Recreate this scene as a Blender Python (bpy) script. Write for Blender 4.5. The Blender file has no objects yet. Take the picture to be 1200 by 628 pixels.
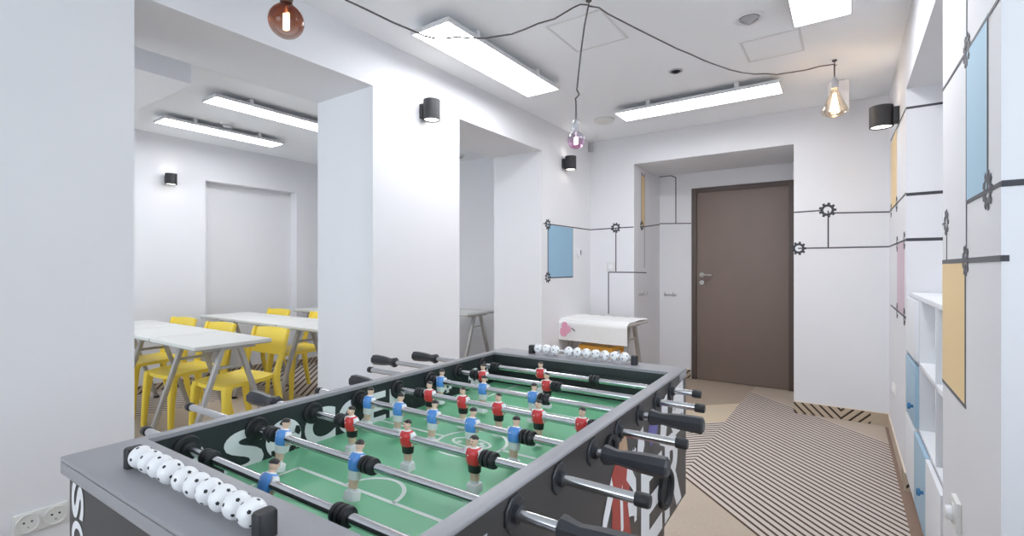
import bpy, bmesh, math, random
from mathutils import Vector, Matrix
random.seed(7)
C = bpy.context.scene.collection
SC = bpy.context.scene
PI = math.pi

# ------------------------------------------------------------------ materials
def lin(c):
    def f(v):
        v /= 255.0
        return v/12.92 if v <= .04045 else ((v+.055)/1.055)**2.4
    return (f(c[0]), f(c[1]), f(c[2]), 1)

def mat(name, rgb, rough=.5, metal=0., spec=.5, var=.03, scale=40., bump=0., coat=0.):
    m = bpy.data.materials.new(name); m.use_nodes = True
    nt = m.node_tree; b = nt.nodes['Principled BSDF']
    b.inputs['Roughness'].default_value = rough
    b.inputs['Metallic'].default_value = metal
    b.inputs['Specular IOR Level'].default_value = spec
    b.inputs['Coat Weight'].default_value = coat
    tc = nt.nodes.new('ShaderNodeTexCoord')
    nz = nt.nodes.new('ShaderNodeTexNoise'); nz.inputs['Scale'].default_value = scale
    nz.inputs['Detail'].default_value = 3
    nt.links.new(tc.outputs['Object'], nz.inputs['Vector'])
    mx = nt.nodes.new('ShaderNodeMix'); mx.data_type = 'RGBA'
    c = lin(rgb)
    mx.inputs['A'].default_value = tuple(max(0, v*(1-var)) for v in c[:3])+(1,)
    mx.inputs['B'].default_value = tuple(min(1, v*(1+var)) for v in c[:3])+(1,)
    nt.links.new(nz.outputs['Fac'], mx.inputs['Factor'])
    nt.links.new(mx.outputs['Result'], b.inputs['Base Color'])
    if bump:
        bp = nt.nodes.new('ShaderNodeBump'); bp.inputs['Strength'].default_value = bump
        bp.inputs['Distance'].default_value = .004
        nt.links.new(nz.outputs['Fac'], bp.inputs['Height'])
        nt.links.new(bp.outputs['Normal'], b.inputs['Normal'])
    return m

def emis(name, rgb, s):
    m = bpy.data.materials.new(name); m.use_nodes = True
    nt = m.node_tree; nt.nodes.clear()
    e = nt.nodes.new('ShaderNodeEmission'); e.inputs['Color'].default_value = lin(rgb); e.inputs['Strength'].default_value = s
    o = nt.nodes.new('ShaderNodeOutputMaterial'); nt.links.new(e.outputs[0], o.inputs[0])
    return m

def thin_glass(name, rgb, gloss=.12, rgb2=None, z0=0, z1=1):
    """thin clear or tinted glass; rgb2 blends the tint over the object's height"""
    m = bpy.data.materials.new(name); m.use_nodes = True
    nt = m.node_tree; nt.nodes.clear()
    t = nt.nodes.new('ShaderNodeBsdfTransparent'); t.inputs[0].default_value = lin(rgb)
    if rgb2:
        tc = nt.nodes.new('ShaderNodeTexCoord'); sx = nt.nodes.new('ShaderNodeSeparateXYZ')
        mr = nt.nodes.new('ShaderNodeMapRange'); mr.inputs['From Min'].default_value = z0; mr.inputs['From Max'].default_value = z1
        mx = nt.nodes.new('ShaderNodeMix'); mx.data_type = 'RGBA'
        mx.inputs['A'].default_value = lin(rgb); mx.inputs['B'].default_value = lin(rgb2)
        nt.links.new(tc.outputs['Object'], sx.inputs[0]); nt.links.new(sx.outputs['Z'], mr.inputs['Value'])
        nt.links.new(mr.outputs[0], mx.inputs['Factor']); nt.links.new(mx.outputs['Result'], t.inputs[0])
    g = nt.nodes.new('ShaderNodeBsdfGlossy'); g.inputs['Roughness'].default_value = .05
    fr = nt.nodes.new('ShaderNodeLayerWeight'); fr.inputs['Blend'].default_value = .25
    ml = nt.nodes.new('ShaderNodeMath'); ml.operation = 'MULTIPLY_ADD'; ml.inputs[1].default_value = .5; ml.inputs[2].default_value = gloss*.4
    mi = nt.nodes.new('ShaderNodeMixShader')
    nt.links.new(fr.outputs['Fresnel'], ml.inputs[0]); nt.links.new(ml.outputs[0], mi.inputs[0])
    nt.links.new(t.outputs[0], mi.inputs[1]); nt.links.new(g.outputs[0], mi.inputs[2])
    o = nt.nodes.new('ShaderNodeOutputMaterial'); nt.links.new(mi.outputs[0], o.inputs[0])
    return m

class NG:
    """tiny node-maths helper"""
    def __init__(s, m): s.nt = m.node_tree
    def op(s, k, a, b=None, c=None):
        n = s.nt.nodes.new('ShaderNodeMath'); n.operation = k
        for i, v in enumerate((a, b, c)):
            if v is None: continue
            if isinstance(v, (int, float)): n.inputs[i].default_value = v
            else: s.nt.links.new(v, n.inputs[i])
        return n.outputs[0]
    def band(s, v, lo, hi): return s.op('MULTIPLY', s.op('GREATER_THAN', v, lo), s.op('LESS_THAN', v, hi))
    def mix(s, f, a, b):
        n = s.nt.nodes.new('ShaderNodeMix'); n.data_type = 'RGBA'
        for k, v in (('Factor', f), ('A', a), ('B', b)):
            if isinstance(v, tuple): n.inputs[k].default_value = v
            else: s.nt.links.new(v, n.inputs[k])
        return n.outputs['Result']

def carpet_mat():
    m = bpy.data.materials.new('carpet_tiles'); m.use_nodes = True
    g = NG(m); nt = g.nt; b = nt.nodes['Principled BSDF']
    b.inputs['Roughness'].default_value = .95; b.inputs['Specular IOR Level'].default_value = .1
    tc = nt.nodes.new('ShaderNodeTexCoord'); sx = nt.nodes.new('ShaderNodeSeparateXYZ')
    nt.links.new(tc.outputs['Object'], sx.inputs[0]); x, y = sx.outputs['X'], sx.outputs['Y']
    nz = nt.nodes.new('ShaderNodeTexNoise'); nz.inputs['Scale'].default_value = 130; nz.inputs['Detail'].default_value = 4
    nt.links.new(tc.outputs['Object'], nz.inputs['Vector'])
    n2 = nt.nodes.new('ShaderNodeTexNoise'); n2.inputs['Scale'].default_value = 5; n2.inputs['Detail'].default_value = 3
    nt.links.new(tc.outputs['Object'], n2.inputs['Vector'])
    dx = g.op('ADD', x, .785)
    s = g.op('ADD', y, g.op('ABSOLUTE', dx))            # chevrons folded on x = -0.785
    line = g.op('LESS_THAN', g.op('FRACT', g.op('MULTIPLY', g.op('SUBTRACT', s, 2.87), 1/.0575)), .36)
    right = g.op('GREATER_THAN', dx, 0.)
    left = g.op('LESS_THAN', dx, 0.)
    main = g.op('GREATER_THAN', x, -2.4)
    area_r = g.op('MULTIPLY', right, g.band(s, 2.87, 5.22))
    area_r = g.op('MULTIPLY', area_r, g.op('LESS_THAN', x, .235))
    area_l = g.op('MULTIPLY', g.op('MULTIPLY', left, main), g.band(s, 2.87, 4.07))
    # adjoining room
    s2 = g.op('ADD', x, y)
    line2 = g.op('LESS_THAN', g.op('FRACT', g.op('MULTIPLY', s2, 1/.085)), .36)
    area2 = g.op('MULTIPLY', g.op('LESS_THAN', x, -3.0), g.band(y, 2.64, 6))
    s3 = g.op('SUBTRACT', x, y)
    line3 = g.op('LESS_THAN', g.op('FRACT', g.op('MULTIPLY', s3, 1/.085)), .36)
    area3 = g.op('MULTIPLY', g.op('LESS_THAN', x, -4.7), g.band(y, 1.0, 2.64))
    area = g.op('MAXIMUM', area_r, area_l)
    area_n = g.op('MAXIMUM', area2, area3)
    ln = g.op('MAXIMUM', g.op('MULTIPLY', area2, line2), g.op('MULTIPLY', area3, line3))
    ln = g.op('MAXIMUM', g.op('MULTIPLY', area, line), ln)
    area = g.op('MAXIMUM', area, area_n)
    tan = g.mix(n2.outputs['Fac'], lin((184, 169, 153)), lin((198, 184, 168)))
    tile = g.op('MULTIPLY', g.op('MULTIPLY', left, main), g.band(s, 4.07, 4.69))
    tan = g.mix(tile, tan, lin((208, 192, 168)))
    far = g.op('MULTIPLY', main, g.op('GREATER_THAN', s, 4.69))
    far = g.op('MULTIPLY', far, g.op('LESS_THAN', dx, .02))
    tan = g.mix(far, tan, lin((174, 158, 142)))
    bord = g.op('MULTIPLY', g.op('GREATER_THAN', x, .235), g.op('LESS_THAN', y, 4.62))
    tan = g.mix(bord, tan, lin((146, 124, 110)))
    col = g.mix(area, tan, lin((206, 196, 188)))
    col = g.mix(ln, col, lin((92, 74, 64)))
    fz = g.op('MULTIPLY_ADD', nz.outputs['Fac'], .5, .75)
    mu = nt.nodes.new('ShaderNodeVectorMath'); mu.operation = 'SCALE'
    nt.links.new(col, mu.inputs[0]); nt.links.new(fz, mu.inputs['Scale'])
    nt.links.new(mu.outputs[0], b.inputs['Base Color'])
    bp = nt.nodes.new('ShaderNodeBump'); bp.inputs['Strength'].default_value = .4; bp.inputs['Distance'].default_value = .004
    nt.links.new(nz.outputs['Fac'], bp.inputs['Height']); nt.links.new(bp.outputs['Normal'], b.inputs['Normal'])
    return m

def base_mat(name, axis, centre, mode, lo=-99, hi=99):
    """carpet baseboard with dark diagonal stripes"""
    m = bpy.data.materials.new(name); m.use_nodes = True
    g = NG(m); nt = g.nt; b = nt.nodes['Principled BSDF']; b.inputs['Roughness'].default_value = .95
    tc = nt.nodes.new('ShaderNodeTexCoord'); sx = nt.nodes.new('ShaderNodeSeparateXYZ')
    nt.links.new(tc.outputs['Object'], sx.inputs[0]); a, z = sx.outputs[axis], sx.outputs['Z']
    da = g.op('SUBTRACT', a, centre)
    s = g.op('SUBTRACT', z, g.op('ABSOLUTE', da)) if mode == 'V' else g.op('SUBTRACT', z, da)
    line = g.op('LESS_THAN', g.op('FRACT', g.op('MULTIPLY', s, 1/.062)), .3)
    line = g.op('MULTIPLY', line, g.band(a, lo, hi))
    nz = nt.nodes.new('ShaderNodeTexNoise'); nz.inputs['Scale'].default_value = 90
    nt.links.new(tc.outputs['Object'], nz.inputs['Vector'])
    tan = g.mix(nz.outputs['Fac'], lin((180, 162, 142)), lin((200, 184, 164)))
    nt.links.new(g.mix(line, tan, lin((62, 48, 40))), b.inputs['Base Color'])
    return m

M = {}
M['wall'] = mat('white_wall_paint', (232, 232, 235), .75, spec=.25, var=.012, scale=3, bump=.02)
M['ceil'] = mat('white_ceiling_paint', (249, 251, 255), .85, spec=.2, var=.012, scale=3)
M['carpet'] = carpet_mat()
M['base_plain'] = base_mat('plain_carpet_skirting', 'Y', 0, 'S', 900, 901)
M['base_v'] = base_mat('striped_carpet_skirting', 'X', -.04, 'V', -9, .15)
M['base_s'] = base_mat('slant_striped_carpet_skirting', 'Y', 0, 'S')
M['base_x'] = base_mat('slant_striped_carpet_skirting_x', 'X', 0, 'S')
M['base_r'] = base_mat('corner_striped_carpet_skirting', 'Y', 0, 'S', 3.36, 3.52)
M['cream'] = mat('cream_skirting_edge', (226, 214, 196), .6)
M['white'] = mat('white_lacquer', (236, 236, 238), .35, var=.01)
M['offwhite'] = mat('off_white_plastic', (228, 227, 224), .4, var=.01)
M['lightgrey'] = mat('pale_grey_plastic', (190, 190, 194), .45)
M['hatchframe'] = mat('hatch_frame_grey', (226, 226, 228), .6)
M['tape_lit'] = mat('dark_tape_lit', (104, 104, 110), .6)  # dark tape, colour lightened to carry the light on the near pier
M['ledframe'] = mat('white_aluminium', (220, 220, 222), .4)
M['led'] = emis('led_diffuser', (249, 251, 255), 8.0)
M['black'] = mat('black_powder_coat', (46, 46, 49), .55, scale=200)
M['rubber'] = mat('black_rubber', (34, 35, 38), .5, scale=120)
M['plastic'] = mat('dark_grey_plastic', (48, 50, 55), .38, scale=120)
M['lam'] = mat('black_laminate', (56, 53, 52), .42, spec=.6, var=.1, scale=150)
M['lam_rim'] = mat('grey_black_laminate_rim', (150, 149, 153), .38, spec=.6, var=.05, scale=200)
M['inner'] = mat('dark_green_black_panel', (38, 44, 46), .45, spec=.5, var=.08)
M['chrome'] = mat('chrome_steel', (205, 206, 208), .16, metal=1, var=.02)
M['steel'] = mat('grey_steel', (182, 180, 177), .38, metal=.35, var=.03)
M['green'] = mat('green_pitch', (118, 194, 148), .33, spec=.6, var=.05, scale=12)
M['chalk'] = mat('white_pitch_line', (232, 240, 234), .5, var=.02)
M['letter'] = mat('pale_grey_print', (232, 232, 234), .45, var=.03)
M['print_white'] = mat('white_print', (232, 232, 234), .45, var=.02)
M['print_black'] = mat('black_print', (30, 31, 33), .5)
M['print_red'] = mat('red_print', (168, 62, 52), .45, var=.15, scale=60)
M['print_skin'] = mat('tan_print', (196, 160, 130), .45, var=.1)
M['print_pink'] = mat('pink_print', (214, 130, 150), .5, var=.1)
M['print_blue'] = mat('violet_blue_print', (110, 106, 170), .5, var=.1)
M['print_grey'] = mat('silver_grey_print', (176, 178, 186), .35, var=.08, scale=30)
M['fig_blue'] = mat('blue_figure_paint', (88, 150, 222), .35, coat=.3)
M['fig_red'] = mat('red_figure_paint', (214, 56, 58), .35, coat=.3)
M['fig_white'] = mat('white_figure_paint', (240, 240, 240), .35, coat=.3)
M['fig_black'] = mat('black_figure_paint', (28, 28, 30), .4)
M['fig_skin'] = mat('skin_figure_paint', (232, 200, 176), .45)
M['fig_hair'] = mat('dark_hair_paint', (44, 40, 40), .4)
M['bead'] = mat('white_bead_plastic', (242, 242, 243), .3, var=.01)
M['yellow'] = mat('yellow_plastic', (255, 224, 84), .4, var=.03, scale=15)
M['orange'] = mat('orange_yellow_plastic', (232, 168, 60), .45, var=.03, scale=15)
M['tabletop'] = mat('pale_grey_tabletop', (226, 226, 222), .45, var=.01)
M['tableedge'] = mat('grey_table_edge', (168, 168, 166), .5)
M['door'] = mat('brown_door_veneer', (130, 114, 106), .45, spec=.4, var=.06, scale=6)
M['doorframe'] = mat('dark_brown_door_frame', (92, 79, 74), .5, var=.05)
M['brushed'] = mat('brushed_steel', (196, 194, 190), .3, metal=.9)
M['art_blue'] = mat('pale_blue_paint', (150, 188, 212), .6, var=.02, scale=5)
M['art_sky'] = mat('light_sky_blue_paint', (176, 208, 228), .6, var=.02, scale=5)
M['art_orange'] = mat('pale_orange_paint', (242, 214, 164), .6, var=.02, scale=5)
M['art_pink'] = mat('pale_mauve_paint', (212, 190, 202), .6, var=.02, scale=5)
M['tape'] = mat('dark_grey_tape', (66, 66, 72), .6)
M['tape_pale'] = mat('mid_grey_tape', (140, 140, 146), .6)
M['cab'] = mat('white_cabinet_board', (234, 236, 240), .45, var=.01)
M['cabblue'] = mat('blue_cabinet_door', (164, 194, 214), .45, var=.03)
M['knobblue'] = mat('blue_knob', (58, 122, 168), .4)
M['paper'] = mat('white_paper', (238, 237, 236), .8, var=.02, scale=20)
M['paper_pink'] = mat('pink_crayon', (232, 168, 190), .8, var=.15, scale=60)
M['cord'] = mat('grey_textile_cord', (92, 88, 88), .8)
M['brass'] = mat('dark_bronze_socket', (92, 70, 60), .35, metal=.5)
M['silver'] = mat('silver_socket', (176, 176, 180), .3, metal=.6)
M['sconce_led'] = emis('sconce_led', (255, 246, 236), 2.6)
M['filament'] = emis('glowing_filament', (255, 214, 156), 12.0)
M['filament_pink'] = emis('pink_glowing_filament', (255, 210, 228), 12.0)
M['glass_smoke'] = thin_glass('copper_smoke_glass', (240, 232, 228), .08, (186, 118, 82), -.045, .02)
M['glass_pink'] = thin_glass('pink_ombre_glass', (246, 200, 228), .2, (232, 236, 244), -.03, .03)
M['glass_amber'] = thin_glass('clear_amber_glass', (255, 246, 234), .12)
M['pane'] = thin_glass('window_pane', (250, 252, 253), .1)
M['dark'] = mat('dark_hole', (38, 38, 40), .7)

# ------------------------------------------------------------------ mesh builder
class MB:
    def __init__(s): s.v = []; s.f = []; s.mi = []; s.mats = []
    def slot(s, m):
        if m not in s.mats: s.mats.append(m)
        return s.mats.index(m)
    def add(s, vs, fs, m, T=None):
        b = len(s.v); k = s.slot(m)
        for v in vs:
            v = Vector(v)
            if T is not None: v = T @ v
            s.v.append(v)
        for f in fs: s.f.append([b+i for i in f]); s.mi.append(k)
        return s
    def bm(s, bm, m, T=None):
        bm.verts.index_update()
        s.add([v.co.copy() for v in bm.verts], [[v.index for v in f.verts] for f in bm.faces], m, T); bm.free()
        return s
    def box(s, lo, hi, m, bev=0., seg=2, T=None):
        bm = bmesh.new(); bmesh.ops.create_cube(bm, size=1)
        lo, hi = Vector(lo), Vector(hi)
        for v in bm.verts: v.co = Vector([lo[i]+(v.co[i]+.5)*(hi[i]-lo[i]) for i in range(3)])
        if bev: bmesh.ops.bevel(bm, geom=bm.edges[:], offset=bev, segments=seg, profile=.6, affect='EDGES')
        return s.bm(bm, m, T)
    def prism(s, pts, d, m, T=None):
        """polygon in local xy extruded 0..d in z"""
        n = len(pts)
        vs = [(p[0], p[1], 0) for p in pts]+[(p[0], p[1], d) for p in pts]
        fs = [list(range(n))[::-1], list(range(n, 2*n))]+[[i, (i+1) % n, n+(i+1) % n, n+i] for i in range(n)]
        return s.add(vs, fs, m, T)
    def lathe(s, prof, m, seg=24, T=None, caps=True):
        """prof: (r, z) list, axis z"""
        vs = []; fs = []
        for r, z in prof:
            for i in range(seg):
                a = 2*PI*(i+.5)/seg; vs.append((r*math.cos(a), r*math.sin(a), z))
        for k in range(len(prof)-1):
            for i in range(seg):
                j = (i+1) % seg
                fs.append([k*seg+i, k*seg+j, (k+1)*seg+j, (k+1)*seg+i])
        if caps:
            if prof[0][0] > 1e-5: fs.append([i for i in range(seg)][::-1])
            if prof[-1][0] > 1e-5: fs.append([(len(prof)-1)*seg+i for i in range(seg)])
        return s.add(vs, fs, m, T)
    def cyl(s, a, b, r, m, seg=16, r2=None):
        a, b = Vector(a), Vector(b); d = b-a
        T = Matrix.Translation(a) @ d.to_track_quat('Z', 'Y').to_matrix().to_4x4()
        return s.lathe([(r, 0), (r2 if r2 is not None else r, d.length)], m, seg, T)
    def tube(s, pts, r, m, seg=8, closed=False):
        pts = [Vector(p) for p in pts]; n = len(pts); vs = []; fs = []
        up = Vector((.13, .21, .97))
        for i, p in enumerate(pts):
            if closed: t = pts[(i+1) % n]-pts[i-1]
            else: t = pts[min(i+1, n-1)]-pts[max(i-1, 0)]
            t.normalize()
            if abs(t.dot(up)) > .95: up = Vector((1, .1, 0))
            a = t.cross(up).normalized(); b = t.cross(a)
            for k in range(seg):
                q = 2*PI*k/seg; vs.append(p+a*r*math.cos(q)+b*r*math.sin(q))
        for i in range(n if closed else n-1):
            for k in range(seg):
                l = (k+1) % seg; j = (i+1) % n
                fs.append([i*seg+k, i*seg+l, j*seg+l, j*seg+k])
        if not closed: fs.append(list(range(seg))[::-1]); fs.append([(n-1)*seg+k for k in range(seg)])
        return s.add(vs, fs, m)
    def loft(s, rings, seg=16, T=None, p=2.4, caps=True):
        """rings: (z, cx, cy, rx, ry, material of the span above)"""
        base = len(s.v)
        for z, cx, cy, rx, ry, m in rings:
            for i in range(seg):
                a = 2*PI*(i+.5)/seg; c_, s_ = math.cos(a), math.sin(a)
                q = Vector((cx+rx*math.copysign(abs(c_)**(2/p), c_), cy+ry*math.copysign(abs(s_)**(2/p), s_), z))
                s.v.append(T @ q if T is not None else q)
        for k in range(len(rings)-1):
            mi = s.slot(rings[k][5])
            for i in range(seg):
                j = (i+1) % seg
                s.f.append([base+k*seg+i, base+k*seg+j, base+(k+1)*seg+j, base+(k+1)*seg+i]); s.mi.append(mi)
        if caps:
            s.f.append([base+i for i in range(seg)][::-1]); s.mi.append(s.slot(rings[0][5]))
            s.f.append([base+(len(rings)-1)*seg+i for i in range(seg)]); s.mi.append(s.slot(rings[-2][5]))
        return s
    def ball(s, c, r, m, sub=2, sc=(1, 1, 1), T=None):
        bm = bmesh.new(); bmesh.ops.create_icosphere(bm, subdivisions=sub, radius=r)
        for v in bm.verts: v.co = Vector((v.co.x*sc[0]+c[0], v.co.y*sc[1]+c[1], v.co.z*sc[2]+c[2]))
        return s.bm(bm, m, T)
    def build(s, name, parent=None, ang=35):
        me = bpy.data.meshes.new(name); me.from_pydata([tuple(v) for v in s.v], [], s.f)
        for m in s.mats: me.materials.append(m)
        me.polygons.foreach_set('material_index', s.mi)
        bm = bmesh.new(); bm.from_mesh(me); bmesh.ops.recalc_face_normals(bm, faces=bm.faces[:]); bm.to_mesh(me); bm.free()
        me.polygons.foreach_set('use_smooth', [True]*len(me.polygons))
        me.set_sharp_from_angle(angle=math.radians(ang))
        o = bpy.data.objects.new(name, me); C.objects.link(o)
        if parent: o.parent = parent
        return o

def tag(o, label, cat, group=None):
    o['label'] = label; o['category'] = cat
    if group: o['group'] = group
    return o
def empty(name, loc=(0, 0, 0), rz=0., label=None, cat=None, group=None):
    o = bpy.data.objects.new(name, None); C.objects.link(o); o.location = loc; o.rotation_euler = (0, 0, rz)
    o.empty_display_size = .05
    if label: tag(o, label, cat, group)
    return o
def struct(o): o['kind'] = 'structure'; return o
def copy_tree(o, parent=None):
    c = o.copy(); C.objects.link(c)
    if parent: c.parent = parent
    for ch in list(o.children): copy_tree(ch, c)
    return c
def frame(o, x, y):
    """matrix whose local x, y lie along the given directions"""
    x, y = Vector(x).normalized(), Vector(y).normalized(); z = x.cross(y)
    return Matrix(((x.x, y.x, z.x, o[0]), (x.y, y.y, z.y, o[1]), (x.z, y.z, z.z, o[2]), (0, 0, 0, 1)))

_gl = {}
def glyph(ch):
    """outline of one built-in-font letter, bold, in the unit square"""
    if ch in _gl: return _gl[ch]
    cu = bpy.data.curves.new('glyph', 'FONT'); cu.body = ch; cu.size = 1; cu.offset = .035; cu.resolution_u = 6
    o = bpy.data.objects.new('glyph', cu); C.objects.link(o)
    dg = bpy.context.evaluated_depsgraph_get(); dg.update()
    me = o.evaluated_get(dg).to_mesh()
    vs = [v.co.copy() for v in me.vertices]; fs = [list(p.vertices) for p in me.polygons]
    o.evaluated_get(dg).to_mesh_clear(); bpy.data.objects.remove(o); bpy.data.curves.remove(cu)
    x0 = min(v.x for v in vs); x1 = max(v.x for v in vs); y0 = min(v.y for v in vs); y1 = max(v.y for v in vs)
    _gl[ch] = ([((v.x-x0)/(x1-x0), (v.y-y0)/(y1-y0), 0) for v in vs], fs)
    return _gl[ch]
def put_glyph(mb, ch, T, w, h, m):
    vs, fs = glyph(ch); mb.add([(v[0]*w, v[1]*h, 0) for v in vs], fs, m, T)
def disc(mb, T, cx, cy, r, m, n=28, ry=None, z=0.):
    ry = ry or r
    mb.add([(cx+r*math.cos(2*PI*i/n), cy+ry*math.sin(2*PI*i/n), z) for i in range(n)], [list(range(n))], m, T)
def football_print(mb, T, cx, cy, r, rot=.3):
    disc(mb, T, cx, cy, r, M['letter'])
    def poly(px, py, q, n, a0, m=M['print_black'], clip=True):
        pts = []
        for i in range(n):
            x, y = px+q*math.cos(a0+2*PI*i/n), py+q*math.sin(a0+2*PI*i/n)
            d = math.hypot(x, y)
            if d > r*.99: x, y = x*r*.99/d, y*r*.99/d
            pts.append((cx+x, cy+y, .0003))
        mb.add(pts, [list(range(n))], m, T)
    poly(0, 0, r*.33, 5, rot)
    for k in range(5):
        a = rot+2*PI*k/5
        poly(r*.9*math.cos(a+PI/5*0), r*.9*math.sin(a), r*.3, 5, a+PI)
        x0, y0, x1, y1 = r*.3*math.cos(a), r*.3*math.sin(a), r*.7*math.cos(a), r*.7*math.sin(a)
        nx, ny = -math.sin(a)*r*.02, math.cos(a)*r*.02
        mb.add([(cx+x0-nx, cy+y0-ny, .0003), (cx+x1-nx, cy+y1-ny, .0003), (cx+x1+nx, cy+y1+ny, .0003), (cx+x0+nx, cy+y0+ny, .0003)], [[0, 1, 2, 3]], M['tape_pale'], T)

# ------------------------------------------------------------------ room shell
XL, XR, YB, ZC = -2.215, .262, 4.654, 2.515      # left wall, right wall, back wall, ceiling
XI = -2.74                                      # inner face of the left wall
HD = 2.235                                      # opening heads
YF = -2.4                                       # wall behind the camera
XF = -5.55                                      # far wall of the adjoining room
TH = .15

def sbox(name, boxes, m=None, mat_=None):
    mb = MB()
    for lo, hi in boxes: mb.box(lo, hi, mat_ or M['wall'])
    return struct(mb.build(name))
mbf = MB().box((XF-.3, YF-.2, -.1), (1.4, 5.9, 0), M['carpet']); struct(mbf.build('floor'))
sbox('ceiling', [((XF-.3, YF-.2, ZC), (1.4, 5.9, ZC+.1))], mat_=M['ceil'])
# left wall: piers, head over two openings
sbox('wall_left', [((XI, YF, 0), (XL, .70, ZC)), ((XI, 1.821, 0), (XL, 2.568, ZC)), ((XI, 3.674, 0), (XL, YB+TH, ZC)),
                   ((XI, .70, HD), (XL, 1.821, ZC)), ((XI, 2.568, HD), (XL, 3.674, ZC))])
# back wall with the door recess
RX0, RX1, RY = -1.74, -.365, 5.454
sbox('wall_back', [((XL, YB, 0), (RX0, RY+TH, ZC)), ((RX1, YB, 0), (XR+.9, RY+TH, ZC)), ((RX0, YB, HD-.005), (RX1, RY+TH, ZC)),
                   ((RX0, RY, 0), (-1.385, RY+TH, HD)), ((-.415, RY, 0), (RX1, RY+TH, HD)), ((-1.385, RY, 2.06), (-.415, RY+TH, HD)),
                   ((-1.385, RY+.1, 0), (-.415, RY+TH, 2.06))])
# right wall with two deep niches
NZ = 2.165
sbox('wall_right', [((XR, 3.359, 0), (XR+.9, YB, ZC)), ((XR, 1.40, 0), (XR+.9, 2.142, ZC)), ((XR, YF, 0), (XR+.9, .15, ZC)),
                    ((XR, 2.142, NZ), (XR+.9, 3.359, ZC)), ((XR, .15, 2.3), (XR+.9, 1.40, ZC)),
                    ((XR+.5, 2.142, 0), (XR+.9, 3.359, NZ)), ((XR+.5, .15, 0), (XR+.9, 1.40, .85)), ((XR+.5, .15, .85), (XR+.9, .22, 2.3)),
                    ((XR+.5, 1.15, .85), (XR+.9, 1.40, 2.3)), ((XR+.5, .22, 2.2), (XR+.9, 1.15, 2.3))])
# wall behind the camera with a wide window
WX0, WX1, WZ0, WZ1 = -1.95, .05, .75, 2.3
sbox('wall_front', [((XL, YF-TH, 0), (WX0, YF, ZC)), ((WX1, YF-TH, 0), (XR+.9, YF, ZC)), ((WX0, YF-TH, 0), (WX1, YF, WZ0)), ((WX0, YF-TH, WZ1), (WX1, YF, ZC))])
# adjoining room
sbox('wall_adjoining_far', [((XF-.3, -.4, 0), (XF, 2.375, ZC)), ((XF-.3, 3.40, 0), (XF, 4.6, ZC)), ((XF-.3, 2.375, 2.12), (XF, 3.40, ZC)), ((XF-.3, 2.375, 0), (XF-.13, 3.40, 2.12))])
sbox('wall_adjoining_back', [((XF-.3, 4.6, 0), (XI, 4.8, ZC))])
AX0, AX1, AZ0, AZ1 = -5.2, -3.0, .85, 2.15
sbox('wall_adjoining_front', [((XF-.3, -.6, 0), (AX0, -.4, ZC)), ((AX1, -.6, 0), (XI, -.4, ZC)), ((AX0, -.6, 0), (AX1, -.4, AZ0)), ((AX0, -.6, AZ1), (AX1, -.4, ZC))])
sbox('trim_1', [((XF, -.4, 2.29), (-3.2, 1.29, ZC))])           # dropped soffit
def window(name, lo, hi, axis):
    w = struct(empty(name, lo))
    d = [hi[i]-lo[i] for i in range(3)]
    f = MB(); g = MB()
    u = 1-axis
    def bx(u0, u1, z0, z1, mb, m, t0, t1):
        a = [0, 0, z0]; b = [0, 0, z1]; a[u] = u0; b[u] = u1; a[axis] = t0; b[axis] = t1; mb.box(a, b, m, .004 if mb is f else 0)
    U, Z = d[u], d[2]; e = .06
    bx(0, U, 0, e, f, M['white'], 0, .07); bx(0, U, Z-e, Z, f, M['white'], 0, .07)
    bx(0, e, e, Z-e, f, M['white'], 0, .07); bx(U-e, U, e, Z-e, f, M['white'], 0, .07)
    bx(U/2-e/2, U/2+e/2, e, Z-e, f, M['white'], 0, .07)
    f.build('window_frame', w)
    bx(e, U/2-e/2, e, Z-e, g, M['pane'], .03, .034); bx(U/2+e/2, U-e, e, Z-e, g, M['pane'], .03, .034)
    g.build('window_pane', w)
window('window_1', (WX0, YF-.12, WZ0), (WX1, YF-.05, WZ1), 1)
window('added_window_niche', (XR+.65, .22, .85), (XR+.72, 1.15, 2.2), 0)  # unseen niche window, added to brighten the near left wall and table
window('added_window_adjoining', (AX0, -.55, AZ0), (AX1, -.48, AZ1), 1)  # unseen window, added to bring more light into the adjoining room

# baseboards (strips of carpet with a cream top edge)
def base(name, lo, hi, m):
    mb = MB().box(lo, (hi[0], hi[1], hi[2]-.006), m).box((lo[0], lo[1], hi[2]-.006), hi, M['cream'])
    return struct(mb.build(name))
BH = .098
base('baseboard_back', (RX1, YB-.008, 0), (XR, YB, BH), M['base_v'])
base('baseboard_right', (XR-.008, 3.359, 0), (XR, YB-.008, BH), M['base_r'])
base('baseboard_right_jamb', (XR, 3.351, 0), (XR+.03, 3.359, BH), M['base_x'])
base('baseboard_recess', (-1.72, RY-.008, 0), (-1.40, RY, BH), M['base_x'])
base('baseboard_recess_left', (RX0, YB, 0), (RX0+.008, RY-.008, BH), M['base_s'])
base('baseboard_left', (XL, 3.674, 0), (XL+.008, YB, BH), M['base_s'])
base('baseboard_adjoining_far', (XF, -.4, 0), (XF+.008, 2.375, .08), M['base_s'])
base('baseboard_adjoining_niche', (XF-.13, 2.375, 0), (XF-.122, 3.40, .08), M['base_s'])
base('baseboard_adjoining_end', (XF, 3.40, 0), (XF+.008, 4.6, .08), M['base_s'])
base('baseboard_adjoining_back', (XF+.008, 4.592, 0), (XI, 4.6, .08), M['base_x'])

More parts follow.
